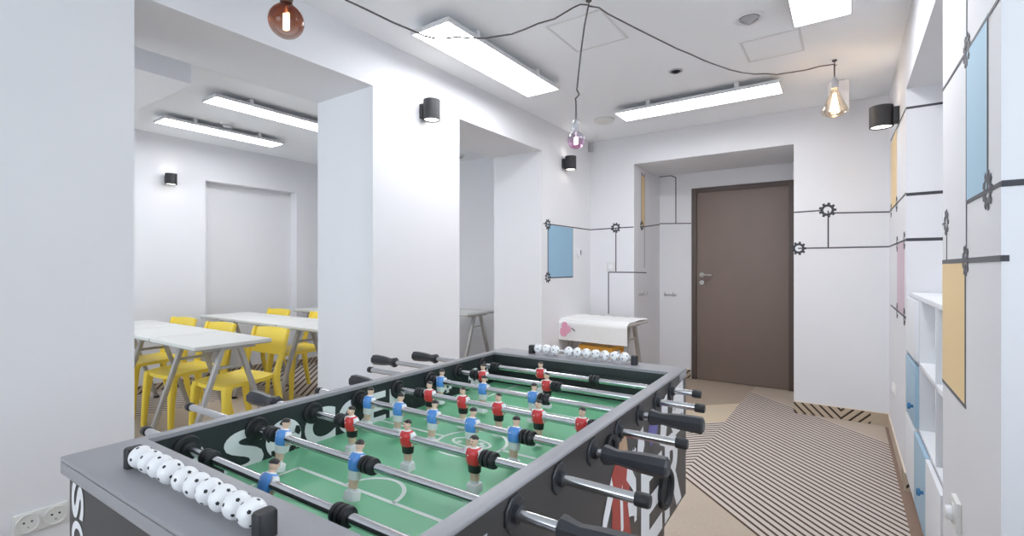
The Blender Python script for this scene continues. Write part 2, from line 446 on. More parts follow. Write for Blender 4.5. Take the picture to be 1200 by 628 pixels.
# door
dr = struct(empty('door_1', (-1.39, RY, 0)))
W_, H_ = .97, 2.06
MB().box((0, -.012, 0), (.05, .09, H_), M['doorframe'], .003).box((W_-.05, -.012, 0), (W_, .09, H_), M['doorframe'], .003).box((.05, -.012, H_-.05), (W_-.05, .09, H_), M['doorframe'], .003).build('door_frame', dr)
lf = MB().box((.052, .004, .006), (W_-.014, .05, H_-.022), M['door'], .002).build('door_leaf', dr)
hz = 1.126
T = frame((.105, .004, hz), (1, 0, 0), (0, 0, 1))
h = MB(); h.lathe([(.024, 0), (.026, .003), (.026, .008), (.022, .011)], M['brushed'], 28, T)
h.tube([(.105, -.004, hz), (.105, -.045, hz), (.112, -.052, hz), (.125, -.054, hz), (.215, -.054, hz)], .0095, M['brushed'], 12)
hd = h.build('door_handle', dr); hd['label'] = 'brushed steel lever handle'
T = frame((.105, .004, hz-.083), (1, 0, 0), (0, 0, 1))
k = MB().lathe([(.024, 0), (.026, .003), (.026, .008), (.022, .011)], M['brushed'], 28, T)
k.box((.1025, -.0085, hz-.093), (.1075, -.0065, hz-.074), M['dark']); k.build('keyhole_rose', dr)

# ------------------------------------------------------------------ ceiling lights
def led(name, lo, hi, along, label, z=2.452):
    cx, cy = (lo[0]+hi[0])/2, (lo[1]+hi[1])/2
    t = empty(name, (cx, cy, z), 0, label, 'ceiling light', 'flat white light panels on the ceilings')
    a, b = (hi[0]-lo[0])/2, (hi[1]-lo[1])/2; e = .008
    f = MB()
    f.box((-a, -b, 0), (a, -b+e, .022), M['ledframe']).box((-a, b-e, 0), (a, b, .022), M['ledframe'])
    f.box((-a, -b+e, 0), (-a+e, b-e, .022), M['ledframe']).box((a-e, -b+e, 0), (a, b-e, .022), M['ledframe'])
    f.box((-a+e, -b+e, .014), (a-e, b-e, .022), M['ledframe'])
    f.build('frame', t)
    MB().box((-a+e, -b+e, .003), (a-e, b-e, .013), M['led']).build('diffuser', t)
    for q in (-.45, .45):
        p = Vector((0, b*q*1.2, 0)) if along == 'y' else Vector((a*q*1.2, 0, 0))
        w = (a*.9, .015) if along == 'y' else (.015, b*.9)
        MB().box((p.x-w[0], p.y-w[1], .022), (p.x+w[0], p.y+w[1], ZC-z), M['ledframe'], .002).build('bracket', t)
    return t
led('ceiling_light', (-1.932, 1.84), (-1.662, 3.0), 'y', 'long white light panel on the ceiling beside the left wall, above the football table')
led('ceiling_light', (-1.558, 3.72), (-.373, 3.975), 'x', 'long white light panel on the ceiling running crosswise in front of the brown door')
led('ceiling_light', (-.232, 1.76), (.022, 2.925), 'y', 'white light panel cut by the top edge of the photo, nearest the right wall')
led('ceiling_light', (-4.01, 1.69), (-3.79, 2.85), 'y', 'light panel in the adjoining room nearer to the wide opening, upper of the two')
led('ceiling_light', (-4.92, 1.69), (-4.69, 2.74), 'y', 'light panel in the adjoining room nearer to its far wall, lower of the two')

# ------------------------------------------------------------------ sconces
def sconce(loc, nrm, r, h, label):
    rz = math.atan2(nrm[1], nrm[0])
    t = empty('wall_sconce', loc, rz, label, 'wall lamp', 'black cylinder lamps on the walls')
    MB().box((0, -r*.62, -h*.36), (.03, r*.62, h*.36), M['black'], .003).build('mounting_bracket', t)
    T = Matrix.Translation((.025+r, 0, -h/2))
    MB().lathe([(r*.86, .008), (r*.9, 0), (r, 0), (r, h), (r*.9, h), (r*.86, h-.008)], M['black'], 36, T, caps=False).build('cylinder_shade', t)
    for zz in (-h/2+.006, h/2-.01):
        MB().lathe([(.0005, 0), (r*.87, 0), (r*.87, .004), (.0005, .004)], M['sconce_led'], 28, Matrix.Translation((.025+r, 0, zz)), caps=False).build('diffuser_disc', t)
sconce((XL, 2.215, 2.186), (1, 0), .052, .125, 'black cylinder lamp on the left wall between the two openings')
sconce((XL, 4.07, 2.185), (1, 0), .052, .125, 'black cylinder lamp on the left wall above the blue painted rectangle')
sconce((XR, 3.80, 2.14), (-1, 0), .062, .13, 'black cylinder lamp on the right wall near the clear glowing bulb')
sconce((XF, 2.03, 2.075), (1, 0), .05, .105, 'small black cylinder lamp on the far wall of the adjoining room')

# ------------------------------------------------------------------ hanging bulbs and cord
h1, h2, h3 = (-1.57, .924), (-1.044, 2.177), (-.066, 3.69)
def pendant(name, hook, z_sock, drop_pts, label, kind):
    t = empty(name, (hook[0], hook[1], ZC), 0, label, 'pendant lamp', 'bare bulbs hanging from the ceiling')
    MB().lathe([(.014, 0), (.014, -.006), (.006, -.012)], M['cord'], 16).tube([(0, 0, -.01), (0, 0, -.028), (.008, 0, -.036), (.014, 0, -.03)], .0025, M['cord'], 8).build('ceiling_hook', t)
    MB().tube([(0, 0, -.02)]+drop_pts, .0042 if kind != 'smoke' else .005, M['cord'], 8).build('cord', t)
    ex, ey, ez = drop_pts[-1]
    T = Matrix.Translation((ex, ey, ez))
    if kind == 'smoke':
        MB().lathe([(.006, .004), (.018, 0), (.02, -.02), (.02, -.062), (.018, -.064)], M['silver'], 20, T).lathe([(.0215, -.064), (.0215, -.07), (.0195, -.073), (.0215, -.077), (.019, -.081), (.0205, -.086), (.018, -.092), (.013, -.1)], M['brass'], 20, T).build('socket', t)
        c = ez-.085-.066; R = .057
        prof = [(.016, .066), (.02, .058), (.032, .048)]+[(R*math.sin(a), R*math.cos(a)) for a in [PI*(k/16) for k in range(4, 16)]]+[(.0005, -R)]
        MB().lathe(prof, M['glass_smoke'], 32, caps=False).build('glass_bulb', t).location = (ex, ey, c)
        hel = [(ex+.009*math.cos(q*.7), ey+.009*math.sin(q*.7), c+.028-.056*q/80) for q in range(81)]
        MB().tube(hel, .0015, M['filament'], 6).tube([(ex, ey, c+.06), (ex, ey, c+.026)], .003, M['offwhite'], 6).build('filament', t)
    elif kind == 'pink':
        MB().lathe([(.005, .012), (.012, .008), (.017, 0), (.019, -.012), (.017, -.024), (.0165, -.026), (.0175, -.03), (.016, -.034), (.0175, -.038), (.015, -.046)], M['silver'], 20, T).build('socket', t)
        c = ez-.045-.048; R = .043
        prof = [(.013, .05), (.016, .044), (.024, .0365)]+[(R*math.sin(a), R*math.cos(a)) for a in [PI*(k/16) for k in range(4, 16)]]+[(.0005, -R)]
        MB().lathe(prof, M['glass_pink'], 32, caps=False).build('glass_bulb', t).location = (ex, ey, c)
        hel = [(ex+.008*math.cos(q*.7), ey+.008*math.sin(q*.7), c+.016-.034*q/50) for q in range(51)]
        MB().tube(hel, .0022, M['filament_pink'], 6).tube([(ex, ey, c+.05), (ex, ey, c+.016)], .003, M['offwhite'], 6).build('filament', t)
    else:
        MB().lathe([(.006, .02), (.009, .012), (.018, 0), (.021, -.01), (.021, -.05), (.019, -.055)], M['lightgrey'], 20, T).build('socket', t)
        b0 = ez-.055
        prof = [(.018, 0), (.022, -.012), (.032, -.04), (.05, -.085), (.068, -.125), (.073, -.14), (.068, -.153), (.04, -.172), (.018, -.182), (.0005, -.185)]
        MB().lathe(prof, M['glass_amber'], 32, Matrix.Translation((0, 0, 0)), caps=False).build('glass_bulb', t).location = (ex, ey, b0)
        hel = [(ex+(.007+.02*q/70)*math.cos(q*.75), ey+(.007+.02*q/70)*math.sin(q*.75), b0-.03-.12*q/70) for q in range(71)]
        MB().tube(hel, .0026, M['filament'], 6).tube([(ex, ey, b0), (ex, ey, b0-.03)], .003, M['offwhite'], 6).build('filament', t)
    return t
pendant('pendant_lamp', h1, 0, [(0, 0, -.10), (0, 0, -.20), (0, 0, -.326)], 'copper tinted globe bulb hanging at upper left before the wide opening', 'smoke')
pts = [(-1.067, 2.396), (-1.086, 2.275), (-1.104, 2.131), (-1.109, 2.089), (-1.096, 2.062), (-1.117, 2.045), (-1.114, 2.03), (-1.114, 1.98), (-1.114, 1.929)]
pendant('pendant_lamp', h2, 0, [(px+1.044, 0, pz-ZC) for px, pz in pts], 'pink tinted globe bulb hanging on the longest drop of cord', 'pink')
pendant('pendant_lamp', h3, 0, [(0, 0, -.06), (0, 0, -.125)], 'clear pear shaped bulb glowing amber near the right wall', 'amber')
A = [(-1.57, .924, 2.49), (-1.545, .985, 2.36), (-1.52, 1.045, 2.24), (-1.494, 1.105, 2.17), (-1.476, 1.147, 2.162), (-1.452, 1.205, 2.15), (-1.427, 1.266, 2.137), (-1.396, 1.338, 2.126), (-1.377, 1.384, 2.118), (-1.359, 1.428, 2.12), (-1.341, 1.469, 2.131), (-1.322, 1.515, 2.150), (-1.296, 1.577, 2.161), (-1.272, 1.633, 2.177), (-1.243, 1.704, 2.207), (-1.217, 1.764, 2.232), (-1.189, 1.832, 2.274), (-1.163, 1.892, 2.315), (-1.126, 1.983, 2.365), (-1.082, 2.087, 2.45), (-1.065, 2.127, 2.478), (-1.044, 2.17, 2.488)]
tag(MB().tube(A, .0036, M['cord'], 8).build('hanging_cord'), 'grey cord sagging across the upper left, past the long light panel', 'cord', 'cord swags under the ceiling')
B = [(-1.044, 2.183, 2.488), (-1.012, 2.227, 2.49), (-.985, 2.268, 2.47), (-.893, 2.411, 2.43), (-.804, 2.548, 2.393), (-.749, 2.634, 2.371), (-.698, 2.712, 2.357), (-.646, 2.792, 2.338), (-.596, 2.869, 2.327), (-.545, 2.949, 2.317), (-.492, 3.031, 2.315), (-.438, 3.114, 2.322), (-.394, 3.183, 2.337), (-.344, 3.259, 2.346), (-.286, 3.35, 2.374), (-.205, 3.474, 2.413), (-.143, 3.571, 2.453), (-.066, 3.685, 2.488)]
tag(MB().tube(B, .0036, M['cord'], 8).build('hanging_cord'), 'grey cord sagging from mid ceiling towards the clear bulb on the right', 'cord', 'cord swags under the ceiling')

# ------------------------------------------------------------------ ceiling fittings
def hatch(cx, cy, a, b, rz, label):
    t = empty('access_hatch', (cx, cy, ZC), rz, label, 'access hatch')
    f = MB(); e = .012
    f.box((-a, -b, -.004), (a, -b+e, 0), M['hatchframe']).box((-a, b-e, -.004), (a, b, 0), M['hatchframe']).box((-a, -b+e, -.004), (-a+e, b-e, 0), M['hatchframe']).box((a-e, -b+e, -.004), (a, b-e, 0), M['hatchframe'])
    f.build('frame', t)
    MB().box((-a+e+.002, -b+e+.002, -.003), (a-e-.002, b-e-.002, 0), M['ceil']).build('panel', t)
hatch(-1.19, 2.47, .165, .19, 0, 'square white hatch in the ceiling above the pink bulb')
hatch(-.365, 3.25, .155, .165, 0, 'square white hatch in the ceiling beside the cord to the clear bulb')
v = empty('air_vent', (-.424, 2.812, ZC), 0, 'round white ceiling vent with slotted cone, near the top edge', 'vent')
MB().lathe([(.072, 0), (.075, -.006), (.062, -.01), (.05, -.004)], M['white'], 36, caps=False).build('rim', v)
sl = MB()
for r in (.046, .035, .024, .013): sl.lathe([(r, -.006-.03*(1-r/.05)), (r-.0075, -.012-.03*(1-r/.05)), (r-.0075, -.008-.03*(1-r/.05)), (r, -.002-.03*(1-r/.05))], M['lightgrey'], 32, caps=False)
sl.lathe([(.048, -.001), (.046, -.003), (.01, -.012)], M['dark'], 32); sl.build('cone', v)
sp = empty('recessed_spotlight', (-.941, 3.288, ZC), 0, 'small dark round fitting sunk in the ceiling between the two hatches', 'spotlight')
MB().lathe([(.046, 0), (.046, -.004), (.034, -.006), (.033, -.001)], M['lightgrey'], 32, caps=False).build('ring', sp)
MB().lathe([(.035, -.0015), (.035, -.003), (.016, -.004), (.016, -.014), (.001, -.016)], M['dark'], 28).build('insert', sp)
tag(MB().lathe([(.09, ZC), (.09, ZC-.012), (.075, ZC-.024), (.02, ZC-.03), (.001, ZC-.03)], M['offwhite'], 36, Matrix.Translation((-1.771, 4.005, 0))).build('ceiling_cover'), 'pale round cover on the ceiling just right of the pink bulb', 'cover')
tag(MB().box((-2.212, 4.600, 2.405), (-2.175, 4.628, 2.5), M['lightgrey'], .004).build('corner_sensor'), 'small grey sensor high up in the back left corner of the room', 'sensor')
sg = empty('ceiling_box', (-.05, 4.12, 2.3), 0, 'white box hanging from the ceiling behind the clear bulb', 'box')
MB().box((-.062, -.03, 0), (.062, .03, .21), M['white'], .004).build('housing', sg)
MB().box((-.03, -.02, .21), (.03, .02, ZC-2.3), M['lightgrey']).build('mount', sg)
def smoke(x, y, label):
    t = empty('smoke_detector', (x, y, ZC), 0, label, 'smoke detector', 'smoke detectors in the adjoining room')
    MB().lathe([(.055, 0), (.055, -.015), (.05, -.02), (.001, -.02)], M['offwhite'], 28).build('base', t)
    MB().lathe([(.04, -.02), (.042, -.03), (.03, -.042), (.001, -.045)], M['lightgrey'], 28).build('sensor_head', t)
smoke(-3.70, 4.30, 'round smoke detector seen through the narrow opening')
smoke(-4.62, 2.16, 'smoke detector between the two light panels of the adjoining room')

# ------------------------------------------------------------------ wall fittings
def socket(loc, u, label, n=1, s=.075, cat='power socket'):
    """loc on wall, u = direction along the wall seen from the room"""
    nrm = Vector((0, 0, 1)).cross(Vector(u)) * -1
    t = empty('power_socket', loc, 0, label, cat)
    T = frame((0, 0, 0), u, (0, 0, 1))
    if (T.to_3x3() @ Vector((0, 0, 1))).dot(Vector(nrm)) < 0: pass
    MB().box((-s/2, -s/2, 0), (s/2+(n-1)*s, s/2, .012), M['offwhite'], .003, T=T).build('cover_plate', t)
    for i in range(n):
        D = T @ Matrix.Translation((i*s, 0, 0))
        f = MB().lathe([(.030, .0122), (.030, .0165), (.027, .0165), (.0265, .0132), (.001, .0132)], M['offwhite'], 28, D)
        f.build('socket_face', t)
        p = MB()
        for q in (-.0095, .0095): p.lathe([(.0032, .0135), (.0032, .0142)], M['dark'], 12, D @ Matrix.Translation((q, 0.004, 0)))
        p.lathe([(.003, .0135), (.0026, .02)], M['steel'], 12, D @ Matrix.Translation((0, -.012, 0)))
        p.build('contact', t)
    return t
socket((XL, .408, .366), (0, 1, 0), 'white double power socket low on the left wall beside the table corner', 2, .068)
socket((XR, 4.09, .40), (0, -1, 0), 'white double power socket low on the right wall between back corner and shelf unit', 2, .07)
socket((XR, 1.86, .50), (0, -1, 0), 'white power socket nearest the camera, below the orange painted rectangle', 1, .085)
# plug in the near socket
pg = empty('power_plug', (XR-.016, 1.86, .50), 0, 'white plug pushed into the socket below the orange rectangle', 'plug')
MB().lathe([(.021, 0), (.021, .006), (.018, .014), (.010, .018), (.001, .018)], M['white'], 24, frame((0, 0, 0), (0, -1, 0), (0, 0, 1))).build('plug_body', pg)
th_ = empty('thermostat', (XL, 4.385, 1.36), 0, 'small white thermostat with dark slit right of the blue rectangle', 'thermostat')
MB().box((0, -.032, -.045), (.02, .032, .045), M['white'], .004).build('housing', th_)
MB().box((.0195, .004, -.03), (.0215, .018, .02), M['dark']).build('display_slit', th_)
sw = empty('light_switch', (-1.985, YB, 1.215), 0, 'white light switch on the back wall above the black taped corner', 'switch')
MB().box((-.04, -.01, -.04), (.04, 0, .04), M['offwhite'], .003).build('cover_plate', sw)
MB().box((-.026, -.015, -.026), (.026, -.009, .026), M['white'], .003).build('rocker', sw)
def coat_hook(loc, u, label):
    t = empty('coat_hook', loc, 0, label, 'coat hook')
    T = frame((0, 0, 0), u, (0, 0, 1))
    MB().box((-.07, -.012, 0), (.07, .012, .008), M['lightgrey'], .002, T=T).build('back_plate', t)
    for q in (-.045, .045):
        pts = [T @ Vector(p) for p in ((q, .0, .006), (q, -.012, .03), (q, .002, .048), (q, .03, .055))]
        MB().tube(pts, .005, M['silver'], 8).build('hook', t)
coat_hook((RX0, 4.85, .93), (0, 1, 0), 'pale double coat hook on the side face of the door recess')
coat_hook((-1.62, RY, .90), (1, 0, 0), 'pale double coat hook left of the brown door')

# ------------------------------------------------------------------ painted lines, gears and rectangles on the walls
def gear_mb(T, r=.05, m=None):
    m = m or M['tape']; mb = MB(); n = 28
    ri, ro = r*.46, r*.78
    vs = []; fs = []
    for i in range(n):
        a = 2*PI*i/n
        vs += [(ri*math.cos(a), ri*math.sin(a), .002), (ro*math.cos(a), ro*math.sin(a), .002)]
    for i in range(n):
        j = (i+1) % n; fs.append([2*i, 2*i+1, 2*j+1, 2*j])
    mb.add(vs, fs, m, T)
    for k in range(9):
        a = 2*PI*k/9; mb.box((ro*.95, -r*.155, .0005), (r, r*.155, .002), m, T=T @ Matrix.Rotation(a, 4, 'Z'))
    return mb
def decal(name, o, u, label, items, tape='tape'):
    """items in (along, height) metres on a wall whose origin is o and horizontal direction u"""
    t = empty(name, o, 0, label, 'wall painting')
    T = frame((0, 0, 0), u, (0, 0, 1))
    for it in items:
        k = it[0]
        if k == 'rect':
            _, a0, z0, a1, z1, m = it
            MB().box((a0, z0, .0002), (a1, z1, .0012), M[m], T=T).build('colour_panel', t)
        elif k == 'line':
            _, a0, z0, a1, z1 = it[:5]; w = it[5] if len(it) > 5 else .005
            d = Vector((a1-a0, z1-z0, 0)); L = d.length; ang = math.atan2(d.y, d.x)
            MB().box((0, -w, .0004), (L, w, .0018), M[tape], T=T @ Matrix.Translation((a0, z0, 0)) @ Matrix.Rotation(ang, 4, 'Z')).build('tape_line', t)
        elif k == 'gear':
            gear_mb(T @ Matrix.Translation((it[1], it[2], 0)), it[3] if len(it) > 3 else .05, M[tape]).build('gear_motif', t)
    return t
# left wall (normal +x): u = +y
decal('wall_painting', (XL, 3.70, 0), (0, 1, 0), 'blue painted rectangle with two gears and a line on the left wall',
      [('rect', .078, 1.112, .557, 1.588, 'art_blue'), ('line', 0, 1.594, .954, 1.60), ('line', .078, 1.10, .078, 1.59), ('line', .078, 1.112, .557, 1.112), ('line', .557, 1.112, .557, 1.588, .003), ('gear', .078, 1.591), ('gear', .078, 1.116)])
# back wall left (normal -y): u = +x
decal('wall_painting', (XL, YB, 0), (1, 0, 0), 'dark lines with one gear on the back wall above the paper covered table',
      [('line', 0, 1.60, .47, 1.607), ('line', .285, 1.165, .285, 1.60), ('line', .205, 1.157, .475, 1.157), ('line', .205, .73, .205, 1.157), ('gear', .284, 1.607, .052)])
# recess left face (normal +x)
decal('wall_painting', (RX0, YB, 0), (0, 1, 0), 'narrow orange rectangle with a gear on the side of the door recess',
      [('rect', .21, 1.64, .30, 2.15, 'art_orange'), ('line', 0, 1.157, .36, 1.15), ('line', .21, 1.62, .80, 1.69), ('line', .21, 1.62, .21, 2.19, .003), ('line', .30, 1.2, .30, 2.19, .003), ('line', .21, 2.17, .30, 2.15), ('gear', .22, 1.635)])
# recess back (normal -y)
decal('wall_painting', (RX0, RY, 0), (1, 0, 0), 'thin dark line bending down left of the brown door frame',
      [('line', 0, 1.70, .345, 1.685), ('line', .18, 1.69, .18, 2.20), ('line', .18, 2.20, .12, 2.23), ('rect', .0, 2.222, .12, 2.23, 'tape')])
# back wall right (normal -y)
decal('wall_painting', (RX1, YB, 0), (1, 0, 0), 'dark lines and gears on the back wall right of the brown door',
      [('line', 0, 1.662, .19, 1.665), ('line', .26, 1.64, .627, 1.625), ('line', .24, 1.36, .24, 1.66), ('line', .03, 1.362, .627, 1.362), ('gear', .235, 1.665, .06), ('gear', .035, 1.362, .055)])
# right wall far pier (normal -x): u = -y
decal('wall_painting', (XR, YB, 0), (0, -1, 0), 'orange and mauve rectangles joined by lines on the far right pier',
      [('rect', .20, 1.615, .69, 2.095, 'art_orange'), ('rect', .73, .93, 1.20, 1.35, 'art_pink'), ('line', .18, 2.125, 1.29, 2.06), ('line', 0, 1.622, 1.295, 1.602), ('line', 0, 1.362, 1.295, 1.352), ('line', .18, .93, 1.295, .93),
       ('gear', .69, 1.61), ('gear', .22, 1.615), ('gear', .73, 1.352), ('gear', 1.20, 1.352), ('gear', .73, .93), ('gear', 1.20, .93)])
# niche jamb (normal -y): u = +x
decal('wall_painting', (XR, 3.359, 0), (1, 0, 0), 'three dark level lines inside the niche over the white shelf unit',
      [('line', 0, 2.06, .5, 2.06, .006), ('line', 0, 1.595, .5, 1.60, .008), ('line', 0, 1.352, .5, 1.352, .008)])
# near pier (normal -x)
decal('wall_painting', (XR, 2.142, 0), (0, -1, 0), 'large blue rectangle above a large orange one, with gears, on the near right pier',
      [('rect', .392, 1.374, .629, 1.775, 'art_sky'), ('rect', 0, .828, .377, 1.215, 'art_orange'), ('line', 0, 1.79, .742, 1.762, .004), ('line', .397, 1.775, .397, 2.50, .003), ('line', .392, 1.22, .392, 1.775, .003), ('line', .629, 1.374, .629, 1.766, .004),
       ('line', .392, 1.374, .742, 1.374), ('line', 0, 1.22, .742, 1.22, .0065), ('line', .377, .828, .377, 1.21, .004), ('line', 0, .828, .385, .828, .005), ('line', .082, 1.22, .082, 1.33, .003), ('line', 0, 1.345, .05, 1.345, .003),
       ('gear', .397, 1.777, .045), ('gear', .629, 1.376, .045), ('gear', .076, 1.345, .042), ('gear', .382, 1.22, .042)], 'tape_lit')
# near niche jamb (normal -y)
decal('wall_painting', (XR, 1.40, 0), (1, 0, 0), 'two short dark lines turning the corner of the near right pier',
      [('line', 0, 1.374, .5, 1.376, .0065), ('line', 0, 1.22, .012, 1.22, .0065)])

# ------------------------------------------------------------------ shelf unit in the niche
cb = empty('shelf_unit', (XR+.012, 2.165, 0), 0, 'white shelf unit with open cubbies and blue and white doors in the right niche', 'shelf unit')
L_, D_ = 1.17, .36
mb = MB(); t_ = .018
zs = [.085, .435, .755, 1.06]
mb.box((0, 0, 1.05), (D_, L_, 1.07), M['cab'], .002); mb.box((.02, 0, 0), (.035, L_, .085), M['cab'])
mb.box((D_-.008, 0, .085), (D_, L_, 1.05), M['cab'])
ys_up = [0, .245, .745, L_]; ys_lo = [0, .385, .785, L_]
for i, y in enumerate(ys_up):
    a = 0 if i == 0 else (L_-t_ if i == 3 else y-t_/2); mb.box((0, a, .455), (D_-.008, a+t_, 1.05), M['cab'], .001)
for i, y in enumerate(ys_lo):
    a = 0 if i == 0 else (L_-t_ if i == 3 else y-t_/2); mb.box((0, a, .085), (D_-.008, a+t_, .437), M['cab'], .001)
mb.box((0, 0, .437), (D_-.008, L_, .455), M['cab'], .001); mb.box((.002, 0, .085), (D_-.008, L_, .1), M['cab']); mb.box((0, t_, .747), (D_-.008, L_-t_, .765), M['cab'], .001)
mb.build('carcass', cb)
def cab_door(y0, y1, z0, z1, m, knob=None):
    d = MB().box((-.016, y0+.003, z0+.003), (0, y1-.003, z1-.003), M[m], .002).build('door', cb)
    d['label'] = 'blue door' if m == 'cabblue' else 'white door'
    if knob:
        MB().lathe([(.007, 0), (.007, .008), (.015, .012), (.015, .02), (.012, .023)], M['knobblue'], 20, frame((-.016, knob[0], knob[1]), (0, -1, 0), (0, 0, 1))).build('knob', d)
cab_door(.745, L_, .765, 1.05, 'cab')
cab_door(.745, L_, .455, .747, 'cabblue', (.81, .545))
cab_door(.785, L_, .1, .437, 'cab')
cab_door(.385, .785, .1, .437, 'cabblue', (.44, .275))
cab_door(0, .385, .1, .437, 'cab')

# ------------------------------------------------------------------ school tables and yellow chairs
def make_table(w=.684, d=.48, h=.72, ends=(-1, 1)):
    t = empty('folding_table')
    tp = MB().box((-w/2, -d/2, h-.022), (w/2, d/2, h), M['tabletop'], .004)
    tp.box((-w/2+.004, -d/2+.004, h-.028), (w/2-.004, d/2-.004, h-.022), M['tableedge']); tp.build('tabletop', t)
    for sx in ends:
        x = sx*(w/2-.06)
        MB().box((x-.018, -.15, h-.048), (x+.018, .15, h-.028), M['steel'], .004).build('leg_bracket', t)
        for sy in (-1, 1):
            a = Vector((x, sy*.055, h-.04)); b = Vector((x, sy*(d/2+.03), .012)); dd = (b-a)
            l = MB(); T = Matrix.Translation(a) @ dd.to_track_quat('Z', 'X').to_matrix().to_4x4()
            l.box((-.014, -.019, 0), (.014, .019, dd.length), M['steel'], .006, T=T); l.cyl((b.x, b.y, 0), (b.x, b.y, .02), .022, M['rubber'], 14)
            l.build('leg', t)
        MB().box((x-.006, -.075, h-.17), (x+.006, .075, h-.150), M['steel'], .003).build('cross_brace', t)
    return t
tb0 = make_table(); tb1 = make_table(ends=(-1,))
GT = 'pale folding tables'
def place(o0, first, loc, rz, label, cat, group):
    o = o0 if first else copy_tree(o0)
    o.location = loc; o.rotation_euler = (0, 0, rz); tag(o, label, cat, group); return o
tspots = [(-3.585, 1.565, 'pale folding table at the near end of the front row in the adjoining room'),
          (-4.285, 1.565, 'pale folding table in the middle of the front row'),
          (-4.985, 1.565, 'pale folding table at the far left of the front row, cut by the white pier'),
          (-3.66, 2.50, 'pale folding table at the right end of the rear row, cut by the opening edge'),
          (-4.36, 2.50, 'pale folding table in the middle of the rear row'),
          (-5.06, 2.50, 'pale folding table at the far left end of the rear row'),
          (-5.0, 3.46, 'pale folding table against the far wall behind the rear row of tables'),
          (-3.63, 4.18, 'pale folding table seen through the narrow opening')]
for i, (x, y, lb) in enumerate(tspots):
    linked = i in (1, 2, 4, 5)                     # carried on its right by the neighbour's frame
    place(tb1 if linked else tb0, i in (0, 1), (x, y, 0), 0, lb, 'table', GT)
dk = place(tb0, False, (-1.875, 4.22, 0), math.radians(-3), 'folding table in the back left corner covered with crumpled white paper', 'table', GT)

def make_chair():
    t = empty('plastic_chair')
    # seat: dished slab with rounded corners
    s = MB(); nx, ny = 12, 12; w, d, z0 = .40, .38, .43
    vs = []; fs = []
    def P(i, j):
        u, v_ = -1+2*i/nx, -1+2*j/ny
        k = 1-.09*(u*u*v_*v_)
        return u*w/2*k, v_*d/2*k, u, v_
    for lay in (0, 1):
        for j in range(ny+1):
            for i in range(nx+1):
                x, y, u, v_ = P(i, j)
                z = z0-.014*(1-u*u)*(1-.5*v_*v_)-.012*max(0, -v_)**3 + .012*max(0, v_)**2
                vs.append((x, y, z-(0 if lay == 0 else .026)))
    n = (nx+1)*(ny+1)
    for j in range(ny):
        for i in range(nx):
            a = j*(nx+1)+i; q = [a, a+1, a+nx+2, a+nx+1]; fs.append(q); fs.append([n+k for k in q[::-1]])
    ring = [i for i in range(nx+1)]+[j*(nx+1)+nx for j in range(1, ny+1)]+[ny*(nx+1)+i for i in range(nx-1, -1, -1)]+[j*(nx+1) for j in range(ny-1, 0, -1)]
    for k in range(len(ring)):
        a, b = ring[k], ring[(k+1) % len(ring)]; fs.append([a, b, n+b, n+a])
    s.add(vs, fs, M['yellow']); s.build('seat', t, 60)
    # backrest: curved panel between the posts
    b = MB(); nx, nz = 14, 6; vs = []; fs = []
    for lay in (0, 1):
        for k in range(nz+1):
            for i in range(nx+1):
                u = -1+2*i/nx; q = k/nz
                z = .572+.172*q + .008*(1-u*u)*q - .012*(1-u*u)*(1-q)
                y = .218+.055*q + .022*(1-u*u) + (0 if lay == 0 else .018)
                vs.append((u*.205*(1-.05*q*q*abs(u)), y, z))
    n = (nx+1)*(nz+1)
    for k in range(nz):
        for i in range(nx):
            a = k*(nx+1)+i; q = [a, a+1, a+nx+2, a+nx+1]; fs.append(q); fs.append([n+e for e in q[::-1]])
    ring = [i for i in range(nx+1)]+[k*(nx+1)+nx for k in range(1, nz+1)]+[nz*(nx+1)+i for i in range(nx-1, -1, -1)]+[k*(nx+1) for k in range(nz-1, 0, -1)]
    for k in range(len(ring)):
        a, e = ring[k], ring[(k+1) % len(ring)]; fs.append([a, e, n+e, n+a])
    b.add(vs, fs, M['yellow']); b.build('backrest', t, 60)
    y = M['yellow']
    for sx in (-1, 1):
        MB().loft([(0, sx*.205, -.195, .017, .017, y), (.2, sx*.195, -.185, .020, .022, y), (.38, sx*.182, -.17, .025, .03, y), (.418, sx*.17, -.155, .034, .04, y)], 14, p=3).build('leg', t)
        MB().loft([(0, sx*.208, .245, .017, .017, y), (.2, sx*.200, .205, .020, .022, y), (.40, sx*.192, .178, .022, .026, y), (.46, sx*.194, .186, .020, .022, y), (.60, sx*.196, .228, .016, .018, y), (.74, sx*.196, .266, .013, .014, y), (.752, sx*.194, .27, .010, .010, y)], 14, p=3).build('leg', t)
    return t
ch0 = make_chair()
GC = 'yellow plastic chairs'
cspots = [(-3.56, 1.72, 5, 'yellow chair with its whole backrest showing behind the right tip of the nearest table'),
          (-4.22, 1.66, 4, 'yellow chair under the middle front table, its legs left of the most visible chair'),
          (-4.92, 1.66, 3, 'yellow chair at far left, half hidden by the white pier'),
          (-5.12, 2.66, 0, 'yellow chair behind the left end of the rear table row'),
          (-4.38, 2.70, 0, 'yellow chair behind the rear table row nearest to the opening edge')]
for i, (x, y, r, lb) in enumerate(cspots): place(ch0, i == 0, (x, y, 0), math.radians(r), lb, 'chair', GC)

st = empty('stool', (-1.86, 4.17, 0), math.radians(-3), 'orange yellow stool under the paper covered table in the back left corner', 'stool')
MB().box((-.17, -.15, .455), (.17, .15, .50), M['orange'], .012, 3).build('seat', st)
for sx in (-1, 1):
    for sy in (-1, 1): MB().loft([(0, sx*.16, sy*.14, .014, .014, M['orange']), (.456, sx*.14, sy*.12, .02, .02, M['orange'])], 12, p=3).build('leg', st)
